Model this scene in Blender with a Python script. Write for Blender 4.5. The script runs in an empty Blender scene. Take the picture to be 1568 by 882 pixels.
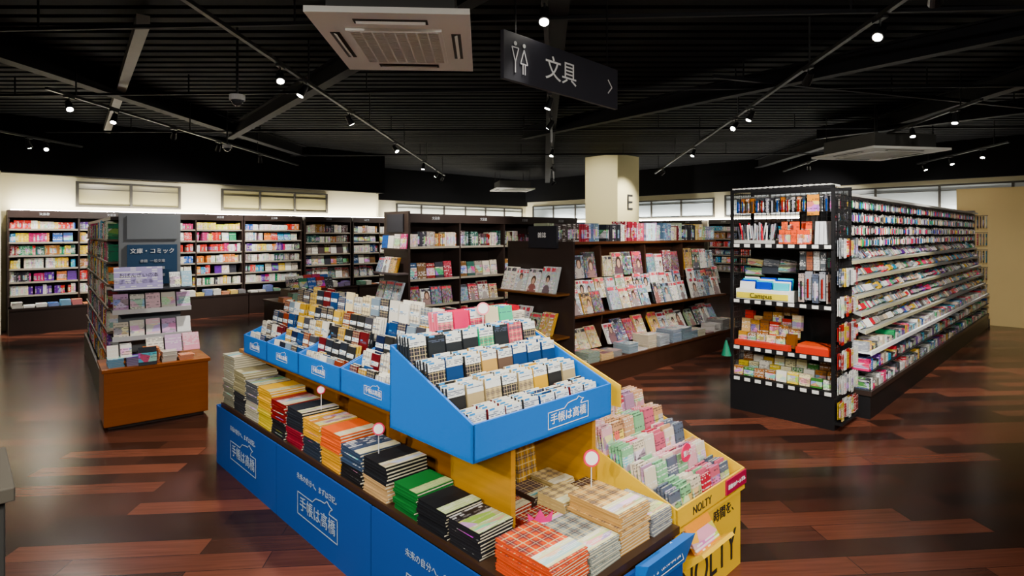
import bpy, math, random
from mathutils import Matrix, Vector
random.seed(11)
TH=math.radians(44.03); CS,SN=math.cos(TH),math.sin(TH)
def W(u,v,z=0): return Vector((CS*u-SN*v, SN*u+CS*v, z))
def hx(h):
    r=[int(h[i:i+2],16)/255 for i in (0,2,4)]
    return tuple((c/12.92 if c<=.04045 else ((c+.055)/1.055)**2.4) for c in r)
R=random.random
U=random.uniform
COLL=bpy.context.scene.collection
# ---------------------------------------------------------------- materials
class NT:
    def __init__(s,name):
        s.mat=bpy.data.materials.new(name); s.mat.use_nodes=True
        s.t=s.mat.node_tree; s.b=s.t.nodes['Principled BSDF']
    def n(s,ty,**k):
        n=s.t.nodes.new(ty)
        for a,b in k.items(): setattr(n,a,b)
        return n
    def put(s,sock,val):
        if isinstance(val,bpy.types.NodeSocket): s.t.links.new(val,sock)
        elif val is not None: sock.default_value=val
    def m(s,op,a,b=None,c=None):
        n=s.n('ShaderNodeMath',operation=op); s.put(n.inputs[0],a); s.put(n.inputs[1],b); s.put(n.inputs[2],c); return n.outputs[0]
    def mix(s,f,a,b):
        n=s.n('ShaderNodeMix',data_type='RGBA'); s.put(n.inputs[0],f)
        for i,x in ((6,a),(7,b)):
            if isinstance(x,tuple): x=(*x[:3],1)
            s.put(n.inputs[i],x)
        return n.outputs[2]
    def attr(s,a):
        o=s.n('ShaderNodeAttribute',attribute_name=a).outputs['Color']
        if a=='Col':
            h=s.n('ShaderNodeHueSaturation'); h.inputs['Saturation'].default_value=1.22; s.put(h.inputs['Color'],o); o=h.outputs[0]
        return o
    def sep(s,v):
        n=s.n('ShaderNodeSeparateXYZ'); s.put(n.inputs[0],v); return n.outputs
    def comb(s,x,y,z=0.0):
        n=s.n('ShaderNodeCombineXYZ'); s.put(n.inputs[0],x); s.put(n.inputs[1],y); s.put(n.inputs[2],z); return n.outputs[0]
    def uv(s): return s.sep(s.n('ShaderNodeTexCoord').outputs['UV'])
    def wn(s,v):
        n=s.n('ShaderNodeTexWhiteNoise',noise_dimensions='3D'); s.put(n.inputs['Vector'],v); return n.outputs[0]
    def band(s,x,a,b): return s.m('MULTIPLY',s.m('GREATER_THAN',x,a),s.m('LESS_THAN',x,b))
    def base(s,c,rough=.5,spec=.4,metal=0):
        if isinstance(c,tuple): c=(*c[:3],1)
        s.put(s.b.inputs['Base Color'],c); s.b.inputs['Roughness'].default_value=rough
        s.b.inputs['Specular IOR Level'].default_value=spec; s.b.inputs['Metallic'].default_value=metal
        return s.mat
def plain(name,c,rough=.5,spec=.4,metal=0,noise=.12,scale=6):
    t=NT(name); tc=t.n('ShaderNodeTexCoord').outputs['Object']
    nz=t.n('ShaderNodeTexNoise'); nz.inputs['Scale'].default_value=scale; t.put(nz.inputs['Vector'],tc)
    d=tuple(x*(1-noise) for x in c); l=tuple(min(1,x*(1+noise)) for x in c)
    return t.base(t.mix(nz.outputs[0],d,l),rough,spec,metal)
def emis(name,c,st):
    t=NT(name); t.base((0,0,0)); t.b.inputs['Emission Color'].default_value=(*c,1); t.b.inputs['Emission Strength'].default_value=st; return t.mat
def textmask(t,x,y,rows,cols,rx,dens=.5,rowd=.5):
    fy=t.m('MULTIPLY',y,rows); fl=t.m('FLOOR',fy); fr=t.m('FRACT',fy)
    cx=t.m('FLOOR',t.m('MULTIPLY',x,cols))
    ch=t.m('GREATER_THAN',t.wn(t.comb(cx,t.m('ADD',fl,t.m('MULTIPLY',rx,91.)),1.)),1-dens)
    rw=t.m('GREATER_THAN',t.wn(t.comb(3.,t.m('ADD',fl,t.m('MULTIPLY',rx,57.)),2.)),1-rowd)
    return t.m('MULTIPLY',t.m('MULTIPLY',ch,rw),t.band(fr,.25,.8))
def m_print():
    t=NT('book_print'); x,y,_=t.uv(); col=t.attr('Col'); r,g,b=t.sep(t.attr('Rnd'))
    vo=t.n('ShaderNodeTexVoronoi',voronoi_dimensions='2D'); t.put(vo.inputs['Vector'],t.comb(t.m('ADD',t.m('MULTIPLY',x,1.6),t.m('MULTIPLY',r,77.)),t.m('ADD',t.m('MULTIPLY',y,2.3),t.m('MULTIPLY',g,77.))))
    vo.inputs['Scale'].default_value=1.0
    pic=t.m('MULTIPLY',t.band(y,.18,.68),t.m('GREATER_THAN',b,.45))
    c=t.mix(t.m('MULTIPLY',pic,.6),col,vo.outputs['Color'])
    tm=textmask(t,x,y,11.,9.,r,.6,.5)
    tc=t.mix(t.m('GREATER_THAN',g,.5),(.03,.03,.04),(.8,.8,.78))
    c=t.mix(t.m('MULTIPLY',tm,.8),c,tc)
    return t.base(c,.42,.35)
def m_mag():
    t=NT('magazine_cover'); x,y,_=t.uv(); col=t.attr('Col'); r,g,b=t.sep(t.attr('Rnd'))
    px=t.m('ADD',.3,t.m('MULTIPLY',r,.4)); py=t.m('ADD',.42,t.m('MULTIPLY',g,.26))
    k=t.m('ADD',.6,t.m('MULTIPLY',t.m('FRACT',t.m('MULTIPLY',b,7.)),.8))
    def ell(cx,cy,a,bb):
        dx=t.m('DIVIDE',t.m('DIVIDE',t.m('SUBTRACT',x,cx),a),k); dy=t.m('DIVIDE',t.m('DIVIDE',t.m('SUBTRACT',y,cy),bb),k)
        return t.m('LESS_THAN',t.m('ADD',t.m('MULTIPLY',dx,dx),t.m('MULTIPLY',dy,dy)),1.)
    vo=t.n('ShaderNodeTexVoronoi',voronoi_dimensions='2D'); t.put(vo.inputs['Vector'],t.comb(t.m('ADD',t.m('MULTIPLY',x,2.),t.m('MULTIPLY',r,90.)),t.m('ADD',t.m('MULTIPLY',y,2.6),t.m('MULTIPLY',b,90.))))
    hv=t.n('ShaderNodeHueSaturation'); hv.inputs['Saturation'].default_value=.6; t.put(hv.inputs['Color'],vo.outputs['Color'])
    gm=t.n('ShaderNodeGamma'); t.put(gm.inputs[0],hv.outputs[0]); gm.inputs[1].default_value=1.8
    c=t.mix(.3,col,gm.outputs[0])
    man=t.m('GREATER_THAN',t.m('FRACT',t.m('MULTIPLY',g,13.)),.4)
    dress=t.mix(t.m('FRACT',t.m('MULTIPLY',r,5.)),t.mix(b,(.02,.03,.07),(.22,.05,.04)),(.55,.53,.48))
    c=t.mix(t.m('MULTIPLY',man,ell(px,t.m('SUBTRACT',py,.46),.36,.36)),c,dress)
    c=t.mix(t.m('MULTIPLY',man,ell(px,t.m('ADD',py,.03),.2,.2)),c,t.mix(b,(.01,.007,.007),(.09,.045,.025)))
    c=t.mix(t.m('MULTIPLY',man,ell(px,t.m('SUBTRACT',py,.02),.12,.14)),c,(.5,.3,.21))
    ti=t.m('MULTIPLY',t.band(y,.82,.96),t.m('GREATER_THAN',t.wn(t.comb(t.m('FLOOR',t.m('MULTIPLY',x,8.)),r,1.)),.25))
    c=t.mix(ti,c,t.mix(t.m('GREATER_THAN',b,.7),(.65,.03,.06),t.mix(t.m('GREATER_THAN',b,.3),(.85,.85,.85),(.03,.03,.04))))
    tm=t.m('MULTIPLY',textmask(t,x,y,16.,14.,b,.6,.5),t.m('GREATER_THAN',t.m('ABSOLUTE',t.m('SUBTRACT',x,px)),.2))
    c=t.mix(tm,c,t.mix(t.m('GREATER_THAN',r,.5),(.85,.83,.8),(.05,.04,.08)))
    return t.base(c,.3,.4)
def plaid(t,x,y,col,k):
    fx=t.m('FRACT',t.m('MULTIPLY',x,k)); fy=t.m('FRACT',t.m('MULTIPLY',y,k*1.4))
    c=t.mix(t.m('MULTIPLY',t.band(fx,.1,.42),.6),col,(.03,.03,.05))
    c=t.mix(t.m('MULTIPLY',t.band(fy,.1,.42),.6),c,(.03,.03,.05))
    c=t.mix(t.m('MULTIPLY',t.m('MAXIMUM',t.band(fx,.7,.78),t.band(fy,.7,.78)),.8),c,(.7,.55,.25))
    c=t.mix(t.m('MULTIPLY',t.m('MAXIMUM',t.band(fx,.25,.28),t.band(fy,.25,.28)),.8),c,(.7,.5,.3))
    return c
def m_diary(name,lo,hi):
    t=NT(name); x,y,_=t.uv(); col=t.attr('Col'); r,g,b=t.sep(t.attr('Rnd'))
    c=t.mix(t.m('GREATER_THAN',r,.6),col,plaid(t,x,y,col,3.))
    lab=t.m('MULTIPLY',t.band(y,lo,hi),t.m('GREATER_THAN',b,.12))
    c=t.mix(lab,c,(.72,.75,.72))
    s=hi-lo
    c=t.mix(t.m('MULTIPLY',t.band(y,lo+s*.6,lo+s*.85),t.band(x,.08,.4)),c,(.02,.25,.6))
    tm=t.m('MULTIPLY',textmask(t,x,y,20.,10.,g,.65,.75),t.band(y,lo+s*.1,lo+s*.55))
    c=t.mix(tm,c,(.08,.1,.16))
    return t.base(c,.45,.35)
def m_plaid():
    t=NT('plaid_cover'); x,y,_=t.uv(); return t.base(plaid(t,x,y,t.attr('Col'),3.),.6,.25)
def m_wood():
    t=NT('wood_laminate'); tc=t.n('ShaderNodeTexCoord').outputs['Object']
    mp=t.n('ShaderNodeMapping'); mp.inputs['Scale'].default_value=(1.2,1.2,28); t.put(mp.inputs[0],tc)
    nz=t.n('ShaderNodeTexNoise'); nz.inputs['Scale'].default_value=1.6; nz.inputs['Detail'].default_value=4; t.put(nz.inputs['Vector'],mp.outputs[0])
    f=t.m('MULTIPLY_ADD',nz.outputs[0],1.1,-.05)
    hs=t.n('ShaderNodeHueSaturation'); hs.inputs['Value'].default_value=.62; t.put(hs.inputs['Color'],t.attr('Col'))
    return t.base(t.mix(f,hs.outputs[0],t.attr('Col')),.38,.4)
def m_attr(name,rough,spec):
    t=NT(name); return t.base(t.attr('Col'),rough,spec)
P,BK,MG,DI,WD,DK,MT,EM,GL,PL,DR=range(11)
DARK=hx('2b211e')
MATS=[m_attr('painted_card',.6,.3),m_print(),m_mag(),m_diary('pocket_diary_cover',.7,1.1),m_wood(),plain('dark_laminate',hx('2a1f1b'),.4,.4),
      plain('black_metal',hx('121214'),.45,.3),emis('lamp_emitter',(1,.93,.82),60.),m_attr('gloss_plastic',.22,.5),m_plaid(),m_diary('row_diary_cover',.5,.68)]
M_SIGN=plain('sign_panel_face',hx('26262e'),.5,.3)
M_WHITE=plain('white_lettering',(.8,.8,.8),.5,.3,noise=.02)
M_SOFTW=plain('blue_grey_lettering',(.3,.38,.48),.5,.3,noise=.02)  # skirt lettering, a darker blue-grey than the white lettering
M_BLACKT=plain('black_lettering',(.02,.02,.02),.5,.3)
M_REDT=plain('pink_lettering',hx('d03060'),.5,.3)
M_GREYT=plain('grey_lettering',(.45,.47,.5),.5,.3)
M_CREAM=plain('cream_wall_paint',hx('e4dcb8'),.8,.2,noise=.03,scale=2)
M_BEIGE=plain('beige_wall_paint',hx('d8bc80'),.8,.2,noise=.04,scale=2)
M_DKWALL=plain('dark_bulkhead_paint',hx('0c0c10'),.8,.2)
M_CEIL=plain('dark_ceiling_deck',hx('08090c'),.75,.12)
M_STEEL=plain('dark_steel_beam',hx('101014'),.65,.18)
M_PALE=plain('galvanised_duct',hx('807c72'),.5,.4)
# ---------------------------------------------------------------- mesh builder
FI=[(0,2,3,1),(4,5,7,6),(0,1,5,4),(3,2,6,7),(2,0,4,6),(1,3,7,5)]
FU=[[(0,0),(0,1),(1,1),(1,0)]]+[[(0,0),(1,0),(1,1),(0,1)]]*5
class MB:
    def __init__(s,T=None): s.v=[];s.f=[];s.c=[];s.r=[];s.uv=[];s.m=[]; s.T=T or Matrix.Identity(4)
    def box(s,c,sz,col=(.5,.5,.5),Rm=None,m=0,rnd=None):
        b=len(s.v); c=Vector(c); rnd=rnd or (R(),R(),R())
        for i in range(8):
            p=Vector((((i&1)-.5)*sz[0],((i>>1&1)-.5)*sz[1],((i>>2&1)-.5)*sz[2]))
            if Rm is not None: p=Rm@p
            s.v.append(s.T@(p+c))
        for k in range(6):
            s.f.append(tuple(b+i for i in FI[k]))
            s.c.append(col[k] if isinstance(col,list) else col); s.m.append(m[k] if isinstance(m,list) else m)
            s.r.append(rnd); s.uv.extend(FU[k])
    def bb(s,a,b,col=(.5,.5,.5),m=0):
        s.box([(a[i]+b[i])/2 for i in range(3)],[abs(b[i]-a[i]) for i in range(3)],col,None,m)
    def poly(s,vs,fs,col,m=0):
        b=len(s.v); s.v+= [s.T@Vector(v) for v in vs]
        for f in fs:
            s.f.append(tuple(b+i for i in f)); s.c.append(col); s.m.append(m); s.r.append((R(),R(),R()))
            s.uv.extend([(0,0)]*len(f))
    def prism(s,prof,x0,x1,col,m=0):
        n=len(prof); vs=[(x0,y,z) for y,z in prof]+[(x1,y,z) for y,z in prof]
        fs=[tuple(range(n)),tuple(range(2*n-1,n-1,-1))]+[(i,i+n,(i+1)%n+n,(i+1)%n) for i in range(n)]
        s.poly(vs,fs,col,m)
    def cyl(s,p0,p1,r0,r1,col,m=0,n=14,mcap=None):
        p0=Vector(p0);p1=Vector(p1);d=(p1-p0).normalized(); q=d.to_track_quat('Z','Y')
        vs=[p0+q@Vector((r0*math.cos(a*2*math.pi/n),r0*math.sin(a*2*math.pi/n),0)) for a in range(n)]
        vs+=[p1+q@Vector((r1*math.cos(a*2*math.pi/n),r1*math.sin(a*2*math.pi/n),0)) for a in range(n)]
        s.poly(vs,[(i,(i+1)%n,(i+1)%n+n,i+n) for i in range(n)]+[tuple(range(n-1,-1,-1))],col,m)
        s.poly(vs[n:],[tuple(range(n))],col,m if mcap is None else mcap)
    def stand(s,x,y,z,w,h,t,tilt,col,m=BK):
        Rm=Matrix.Rotation(-tilt,3,'X'); c=Vector((x,y,z))+Rm@Vector((0,0,h/2))
        if m in (DI,DR,MG): s.box(c,(w,t,h),[col,hx('c8c2b0') if m!=MG else hx('b8b4ac'),col,col,col,col],Rm,[P,P,m,P,P,P])
        else: s.box(c,(w,t,h),col,Rm,m)
    def done(s,name,parent=None,loc=(0,0,0),rz=0,mats=None,bevel=0):
        me=bpy.data.meshes.new(name); me.from_pydata([tuple(v) for v in s.v],[],s.f)
        for m in (mats or MATS): me.materials.append(m)
        me.polygons.foreach_set('material_index',s.m)
        uv=me.uv_layers.new(name='UVMap'); fl=[]
        for a in s.uv: fl+=a
        uv.data.foreach_set('uv',fl)
        for nm,src in (('Col',s.c),('Rnd',s.r)):
            at=me.attributes.new(nm,'FLOAT_COLOR','CORNER'); fl=[]
            for f,c in zip(s.f,src): fl+=list((c[0],c[1],c[2],1.))*len(f)
            at.data.foreach_set('color',fl)
        me.update()
        o=bpy.data.objects.new(name,me); COLL.objects.link(o)
        if parent: o.parent=parent
        o.location=loc; o.rotation_euler=(0,0,rz)
        if bevel:
            b=o.modifiers.new('bevel','BEVEL'); b.width=bevel; b.segments=2
        return o
def empty(name,loc,rz=0):
    o=bpy.data.objects.new(name,None); COLL.objects.link(o); o.location=loc; o.rotation_euler=(0,0,rz); o.empty_display_size=.2; return o
def text(name,body,parent,loc,rot,size,mat,ext=.001,ax='CENTER'):
    c=bpy.data.curves.new(name,'FONT'); c.body=body; c.size=size; c.extrude=ext; c.align_x=ax; c.align_y='CENTER'
    c.materials.append(mat); o=bpy.data.objects.new(name,c); COLL.objects.link(o); o.parent=parent; o.location=loc; o.rotation_euler=rot; return o
H=math.pi/2
# ---------------------------------------------------------------- palettes
WHT=[hx(h) for h in ('e8e4da','dcd8cc','f0ece4','d2c8b8','e4dcd0')]
BRT=[hx(h) for h in ('c8281e','e07818','e8c020','2858a8','1c7a50','b83068','2a2a30','5a3a80','c03838','4090b8')]
MIX=WHT+WHT[:2]+BRT
DKM=[hx(h) for h in ('2c2c34','483838','604830','2a4060','702828','888078','c8c0b0','e0d8c8','a07850','305048')]
PAST=[hx(h) for h in ('e8a8b8','f0d0d8','c8dce8','a8c8d8','e8e0c0','c8a8c8','e8e8e8','707888','f0f0ee','b8606c')]
MAGP=[hx(h) for h in ('d8d4ce','b8c0c0','587888','902838','b8a070','283c58','601824','c0b090','88987c','382c28','98a0a8','d0ccb0','3a5a40','1c1c22','c09028','607890','e8e4dc','483028','e0e0e0')]
DIA=[hx(h) for h in ('20242c','18203a','3a3a40','5a1c20','b8923c','1c1c20','28406a','e0ded4','7a3a2a','202020')]
def spines(mb,x0,x1,y,z,hm,pal,dens=1.,d=.14,tk=(.012,.032)):
    x=x0; cur=random.choice(pal); run=0
    while x<x1-.04:
        if run<=0: cur=random.choice(pal); run=random.randint(2,10); bh=hm*U(.72,.97)
        t=U(*tk)/dens; run-=1
        if R()<.03: x+=t*2
        if x+t>x1: break
        h=bh*U(.98,1.0); c=tuple(min(1,a*U(.8,1.1)) for a in cur)
        mb.box((x+t/2,y+d/2+U(0,.01),z+h/2),(t*.94,d,h),c,None,BK); x+=t
def faces(mb,x0,x1,y,z,hm,pal,w=.13,m=BK,tilt=.15,cop=2,gap=.01):
    x=x0+.01; w0=w
    while x+w0*.8<x1:
        w=w0*(U(.78,1.0) if m==MG else 1.)
        c=random.choice(pal); h=min(hm*.97,(w*1.36 if m==MG else hm*U(.85,.97))); nc=cop+(random.randint(0,1) if m==MG else 0)
        tt=tilt+(U(-.05,.05) if m==MG else 0)
        for k in range(nc-1,-1,-1): mb.stand(x+w/2+U(-.003,.003),y+k*.014,z+.002,w*.97,h,.011,tt,c,m)
        x+=w+gap
def stack(mb,x,y,z,w,d,n,t,col,m=BK,band=True,sides=None,label=None,col2=None):
    c1=col
    for k in range(n):
        col=c1 if (col2 is None or k>=n*.45) else col2
        ox,oy=U(-.005,.005),U(-.005,.005); rz=Matrix.Rotation(U(-.04,.04),3,'Z'); zz=z+k*t
        pg=sides or hx('d8d0b8'); sc=tuple(a*.75 for a in col)
        if band:
            mb.box((x+ox,y+oy,zz+t*.45),(w*.985,d*.985,t*.5),[pg,pg,pg,pg,sc,sc],rz,P)
            mb.box((x+ox,y+oy,zz+t*.1),(w,d,t*.2),sc,rz,P)
            mb.box((x+ox,y+oy,zz+t*.82),(w,d,t*.3),[sc,col,sc,sc,sc,sc],rz,[P,m,P,P,P,P])
        else:
            mb.box((x+ox,y+oy,zz+t*.4),(w*.985,d*.985,t*.8),pg,rz,P)
            mb.box((x+ox,y+oy,zz+t*.9),(w,d,t*.2),col,rz,[P,m,P,P,P,P])
        if band and k==n-1:
            lb=label or hx('d8d0b0')
            mb.box((x+ox,y+oy-d*.32,zz+t+.0008),(w*1.002,d*.30,.0016),lb,rz,[P,BK,P,P,P,P])
def pile(mb,x0,x1,y0,y1,z,w,d,pal,n=(2,6),t=.012,m=BK):
    y=y0+d/2
    while y+d/2<=y1+.03:
        x=x0+w/2+.01
        while x+w/2<x1:
            c=random.choice(pal)
            stack(mb,x,y,z,w*.95,d*.95,random.randint(*n),t,c,m,False,tuple(a*.5+.22 for a in c)); x+=w+.012
        y+=d+.015
def bookcase(name,u,v,rz,L,depth,H0,levels,pal,base_h=.42,base_d=.3,bay=.9,dens=1.,header=.12,pilepal=None,cove=0):
    root=empty(name,W(u,v),TH+rz)
    f=MB(); b=MB()
    f.bb((0,0,0),(L,base_d+depth,base_h),DARK,DK)
    f.bb((0,-.01,base_h-.03),(L,base_d,base_h),hx('3a2a22'),DK)
    y0=base_d; zt=H0
    f.bb((0,y0+depth-.02,base_h),(L,y0+depth,zt),DARK,DK)
    n=max(1,round(L/bay)); bw=L/n
    for i in range(n+1):
        x=min(max(i*bw,.0125),L-.0125); f.bb((x-.0125,y0,base_h),(x+.0125,y0+depth-.02,zt),DARK,DK)
    f.bb((0,y0-.01,zt-header),(L,y0+.02,zt),DARK,DK); f.bb((0,y0,zt-.02),(L,y0+depth,zt),DARK,DK)
    for i in range(n):
        text('bay_label','文芸書',root,((i+.5)*bw,y0-.013,zt-header/2),(H,0,0),.045,M_GREYT)
    zs=[l[0] for l in levels]+[zt-header]
    for i in range(n):
        xa,xb=i*bw+.015,(i+1)*bw-.015
        for k,(z,ty) in enumerate(levels):
            hm=zs[k+1]-z-.04
            if z>base_h+.01:
                f.bb((xa,y0+.01,z-.02),(xb,y0+depth-.02,z),DARK,DK)
                f.bb((xa,y0,z-.025),(xb,y0+.01,z+.005),hx('8a8478'),P)
            p=pal[(i+k)%len(pal)] if isinstance(pal[0],list) else pal
            if ty=='s': spines(b,xa,xb,y0+.03,z,min(hm,.24),p,dens,min(.14,depth-.06))
            elif ty=='f': faces(b,xa,xb,y0+.04,z,min(hm,.24),p,.14)
            elif ty=='m': faces(b,xa,xb,y0+.04,z,min(hm,.3),p,.2,MG,.2)
            elif ty=='x':
                mid=xa+(xb-xa)*U(.3,.7); spines(b,xa,mid,y0+.03,z,min(hm,.24),p,dens,min(.14,depth-.06)); faces(b,mid,xb,y0+.04,z,min(hm,.24),p,.13)
    if base_d>.12: pile(b,0.02,L-.02,.01,base_d-.02,base_h,.14,.2,pilepal or MIX,(1,7),.018)
    f.done('carcass',root); b.done('books',root)
    return root
# ---------------------------------------------------------------- room shell
def slab(name,a,b,mat,rz=TH):
    m=MB(); m.bb(a,b); m.m=[0]*6; return m.done(name,None,(0,0,0),rz,[mat])
t=NT('reddish_wood_plank_floor'); tc=t.n('ShaderNodeTexCoord').outputs['Object']
mp=t.n('ShaderNodeMapping'); t.put(mp.inputs[0],tc); mp.inputs['Rotation'].default_value=(0,0,TH-math.radians(5))
def brick(w,h,off):
    br=t.n('ShaderNodeTexBrick'); t.put(br.inputs['Vector'],mp.outputs[0]); br.offset=off; br.offset_frequency=2
    br.inputs['Scale'].default_value=1; br.inputs['Brick Width'].default_value=w; br.inputs['Row Height'].default_value=h
    br.inputs['Mortar Size'].default_value=.0018; br.inputs['Color1'].default_value=(0,0,0,1); br.inputs['Color2'].default_value=(1,1,1,1); br.inputs['Mortar'].default_value=(.3,.3,.3,1)
    return br
b1=brick(.95,.15,.37)
rp=t.n('ShaderNodeValToRGB'); t.put(rp.inputs[0],b1.outputs[0]); e=rp.color_ramp.elements
e[0].position=.05; e[0].color=(*hx('301d18'),1); e[1].position=.95; e[1].color=(*hx('74402e'),1)
for pos,h in ((.35,'38221a'),(.55,'4a2a1f'),(.75,'603426')):
    q=e.new(pos); q.color=(*hx(h),1)
mp2=t.n('ShaderNodeMapping'); t.put(mp2.inputs[0],mp.outputs[0]); mp2.inputs['Scale'].default_value=(1.5,26,1)
nz=t.n('ShaderNodeTexNoise'); t.put(nz.inputs['Vector'],mp2.outputs[0]); nz.inputs['Scale'].default_value=2.; nz.inputs['Detail'].default_value=5
hs=t.n('ShaderNodeHueSaturation'); hs.inputs['Value'].default_value=.5; t.put(hs.inputs['Color'],rp.outputs[0])
c=t.mix(t.m('MULTIPLY_ADD',nz.outputs[0],1.6,-.3),hs.outputs[0],rp.outputs[0]); c=t.mix(b1.outputs['Fac'],c,(.008,.005,.004))
M_FLOOR=t.base(c,.22,.2)
slab('floor',(-4,-4,-.1),(15.4,15.2,0),M_FLOOR)
slab('wall_back',(-4,12.6,0),(7.5,12.75,2.6),M_CREAM)
slab('trim_1',(-4,12.45,2.6),(7.65,12.75,3.55),M_DKWALL)
slab('wall_return',(7.5,12.75,0),(7.65,15.15,2.6),M_CREAM)
slab('trim_4',(7.5,12.75,2.6),(7.67,14.9,3.55),M_DKWALL)
slab('wall_far',(7.65,15,0),(15.35,15.15,2.6),M_CREAM)
slab('trim_2',(7.65,14.9,2.6),(15.2,15.15,3.55),M_DKWALL)
slab('wall_right',(15.2,-4,0),(15.35,15,2.75),M_CREAM)
slab('trim_3',(15.1,-4,2.75),(15.35,14.9,3.55),M_DKWALL)
slab('wall_partition',(13.0,-4,0),(13.15,1.9,2.4),M_BEIGE)
slab('wall_left',(-4.15,-4,0),(-4,12.75,3.55),M_CREAM)
slab('wall_front',(-4,-4.15,0),(15.35,-4,3.55),M_CREAM)
slab('wall_pillar',(.1,12.2,0),(.52,12.6,2.6),M_CREAM)
# ceiling deck (corrugated)
m=MB()
zc=3.55; y=-8.; ys=[]
while y<25: ys+=[(y,0),(y+.12,0),(y+.14,.03),(y+.18,.03)]; y+=.20
vs=[]
for (yy,dz) in ys: vs+=[(-17,yy,zc+dz),(17,yy,zc+dz)]
m.poly(vs,[(2*i,2*i+1,2*i+3,2*i+2) for i in range(len(ys)-1)],(0,0,0)); m.m=[0]*len(m.f)
m.done('ceiling',None,mats=[M_CEIL])
def beam(name,x0,y0,x1,y1,z,w,h,mat,hang=0):
    L=math.hypot(x1-x0,y1-y0); m=MB()
    if h>.15:
        m.bb((0,-w/2,-.01),(L,w/2,.01)); m.bb((0,-w/2,h-.02),(L,w/2,h)); m.bb((0,-.01,0),(L,.01,h))
    else: m.bb((0,-w/2,0),(L,w/2,h))
    if hang:
        x=.4
        while x<L: m.bb((x-.006,-.006,h),(x+.006,.006,3.55-z)); x+=2.2
    m.m=[0]*len(m.f)
    return m.done(name,None,(x0,y0,z),math.atan2(y1-y0,x1-x0),[mat])
for x in (-5.5,0,5.5): beam('ceiling_beam',x,-2,x+1.2,19.5,3.33,.16,.22,M_STEEL)
for k in range(4):
    x0=-9+k*5.2; beam('ceiling_beam',x0+6,1.0,x0-1.2,10.2,3.28,.12,.2,M_STEEL)
beam('ceiling_duct',-3.2,5.0,-9.0,12.6,3.40,.10,.10,M_PALE); beam('ceiling_duct',-5.6,5.4,-9.6,10.6,3.40,.10,.10,M_PALE)
for yy,z in ((4.6,3.30),(6.9,3.3),(9.5,3.3),(12.5,3.3)): beam('ceiling_conduit',-min(9,yy*.95),yy+.25,min(9,yy*.95),yy-.25,z,.03,.03,M_STEEL,1)
beam('ceiling_conduit',2.2,6.3,7.5,8.0,3.30,.04,.04,M_STEEL,1)
# windows
def window(i,u,v,L,z0,z1,rz,n,pane):
    root=empty('window_%d'%i,W(u,v),TH+rz); m=MB(); f=hx('3a3834')
    m.bb((0,-.05,z0),(L,-.01,z0+.035),f,P); m.bb((0,-.05,z1-.035),(L,-.01,z1),f,P)
    for k in range(n+1):
        x=.02+(L-.04)*k/n; m.bb((x-.022,-.055,z0),(x+.022,-.01,z1),f,P)
        if k<n: m.bb((x,-.03,z1-.14),(x+(L-.04)/n,-.012,z1-.125),f,P)
    m.bb((.01,-.02,z0+.01),(L-.01,-.005,z1-.01),pane,GL); m.done('frame',root)
window(1,1.52,12.6,1.64,2.07,2.52,0,2,hx('8c8668')); window(2,3.9,12.6,2.3,2.07,2.52,0,3,hx('8c8668'))
window(3,9.6,15,5.4,2.1,2.52,0,6,hx('e0e4d8'))
window(4,15.2,14.6,7.0,2.05,2.6,-H,7,hx('c8d4dc')); window(5,15.2,7.3,7.2,2.05,2.65,-H,6,hx('b8c0c4'))
# column E
cr=empty('structural_column',W(11.6,8.3),TH); m=MB(); m.bb((0,0,0),(.92,1.0,3.55),hx('e4daae'),P); m.bb((-.03,-.03,0),(.95,1.03,.12),hx('50483c'),P); m.done('shaft',cr)
text('letter_E','E',cr,(.5,-.006,2.36),(H,0,0),.56,M_BLACKT,.012)
# ---------------------------------------------------------------- wall bookcases
lv=[(.60+.215*k,('s','x','s','s','x','s')[k]) for k in range(6)]
YEL=[hx(h) for h in ('e8d048','e0c030','f0e090','d8e050','e8e4da')]
bookcase('wall_bookshelf',.6,11.9,0,1.84,.34,1.98,lv,[MIX,BRT+WHT[:2],MIX,DKM+BRT,BRT,MIX],.42,.3)
bookcase('wall_bookshelf',2.47,11.9,0,1.73,.34,1.98,lv,[YEL,MIX,BRT+WHT,WHT+BRT[:3],MIX,BRT+WHT],.42,.3)
bookcase('wall_bookshelf',4.22,11.9,0,1.21,.34,1.98,lv,[MIX,MIX,WHT+DKM,MIX,MIX,WHT+BRT[:5]],.42,.3)
bookcase('wall_bookshelf',5.5,11.9,0,1.1,.34,1.98,[(.6,'m'),(.9,'f'),(1.15,'f'),(1.4,'s'),(1.62,'s')],DKM+WHT[:2],.42,.3)
bookcase('wall_bookshelf',6.65,11.9,0,1.4,.34,1.98,[(.6,'m'),(.9,'f'),(1.15,'s'),(1.4,'f'),(1.62,'s')],DKM+WHT[:2],.42,.3)
bookcase('wall_bookshelf',9.2,14.5,0,5.9,.34,1.98,lv,[MIX,DKM],.42,.1,dens=.6)
bookcase('wall_bookshelf',14.75,13.8,-H,6.0,.34,1.98,lv,[DKM,MIX],.42,.08,dens=.6)
bookcase('wall_bookshelf',14.75,7.6,-H,6.0,.34,1.98,lv,[DKM,MIX],.42,.08,dens=.6)
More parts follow.
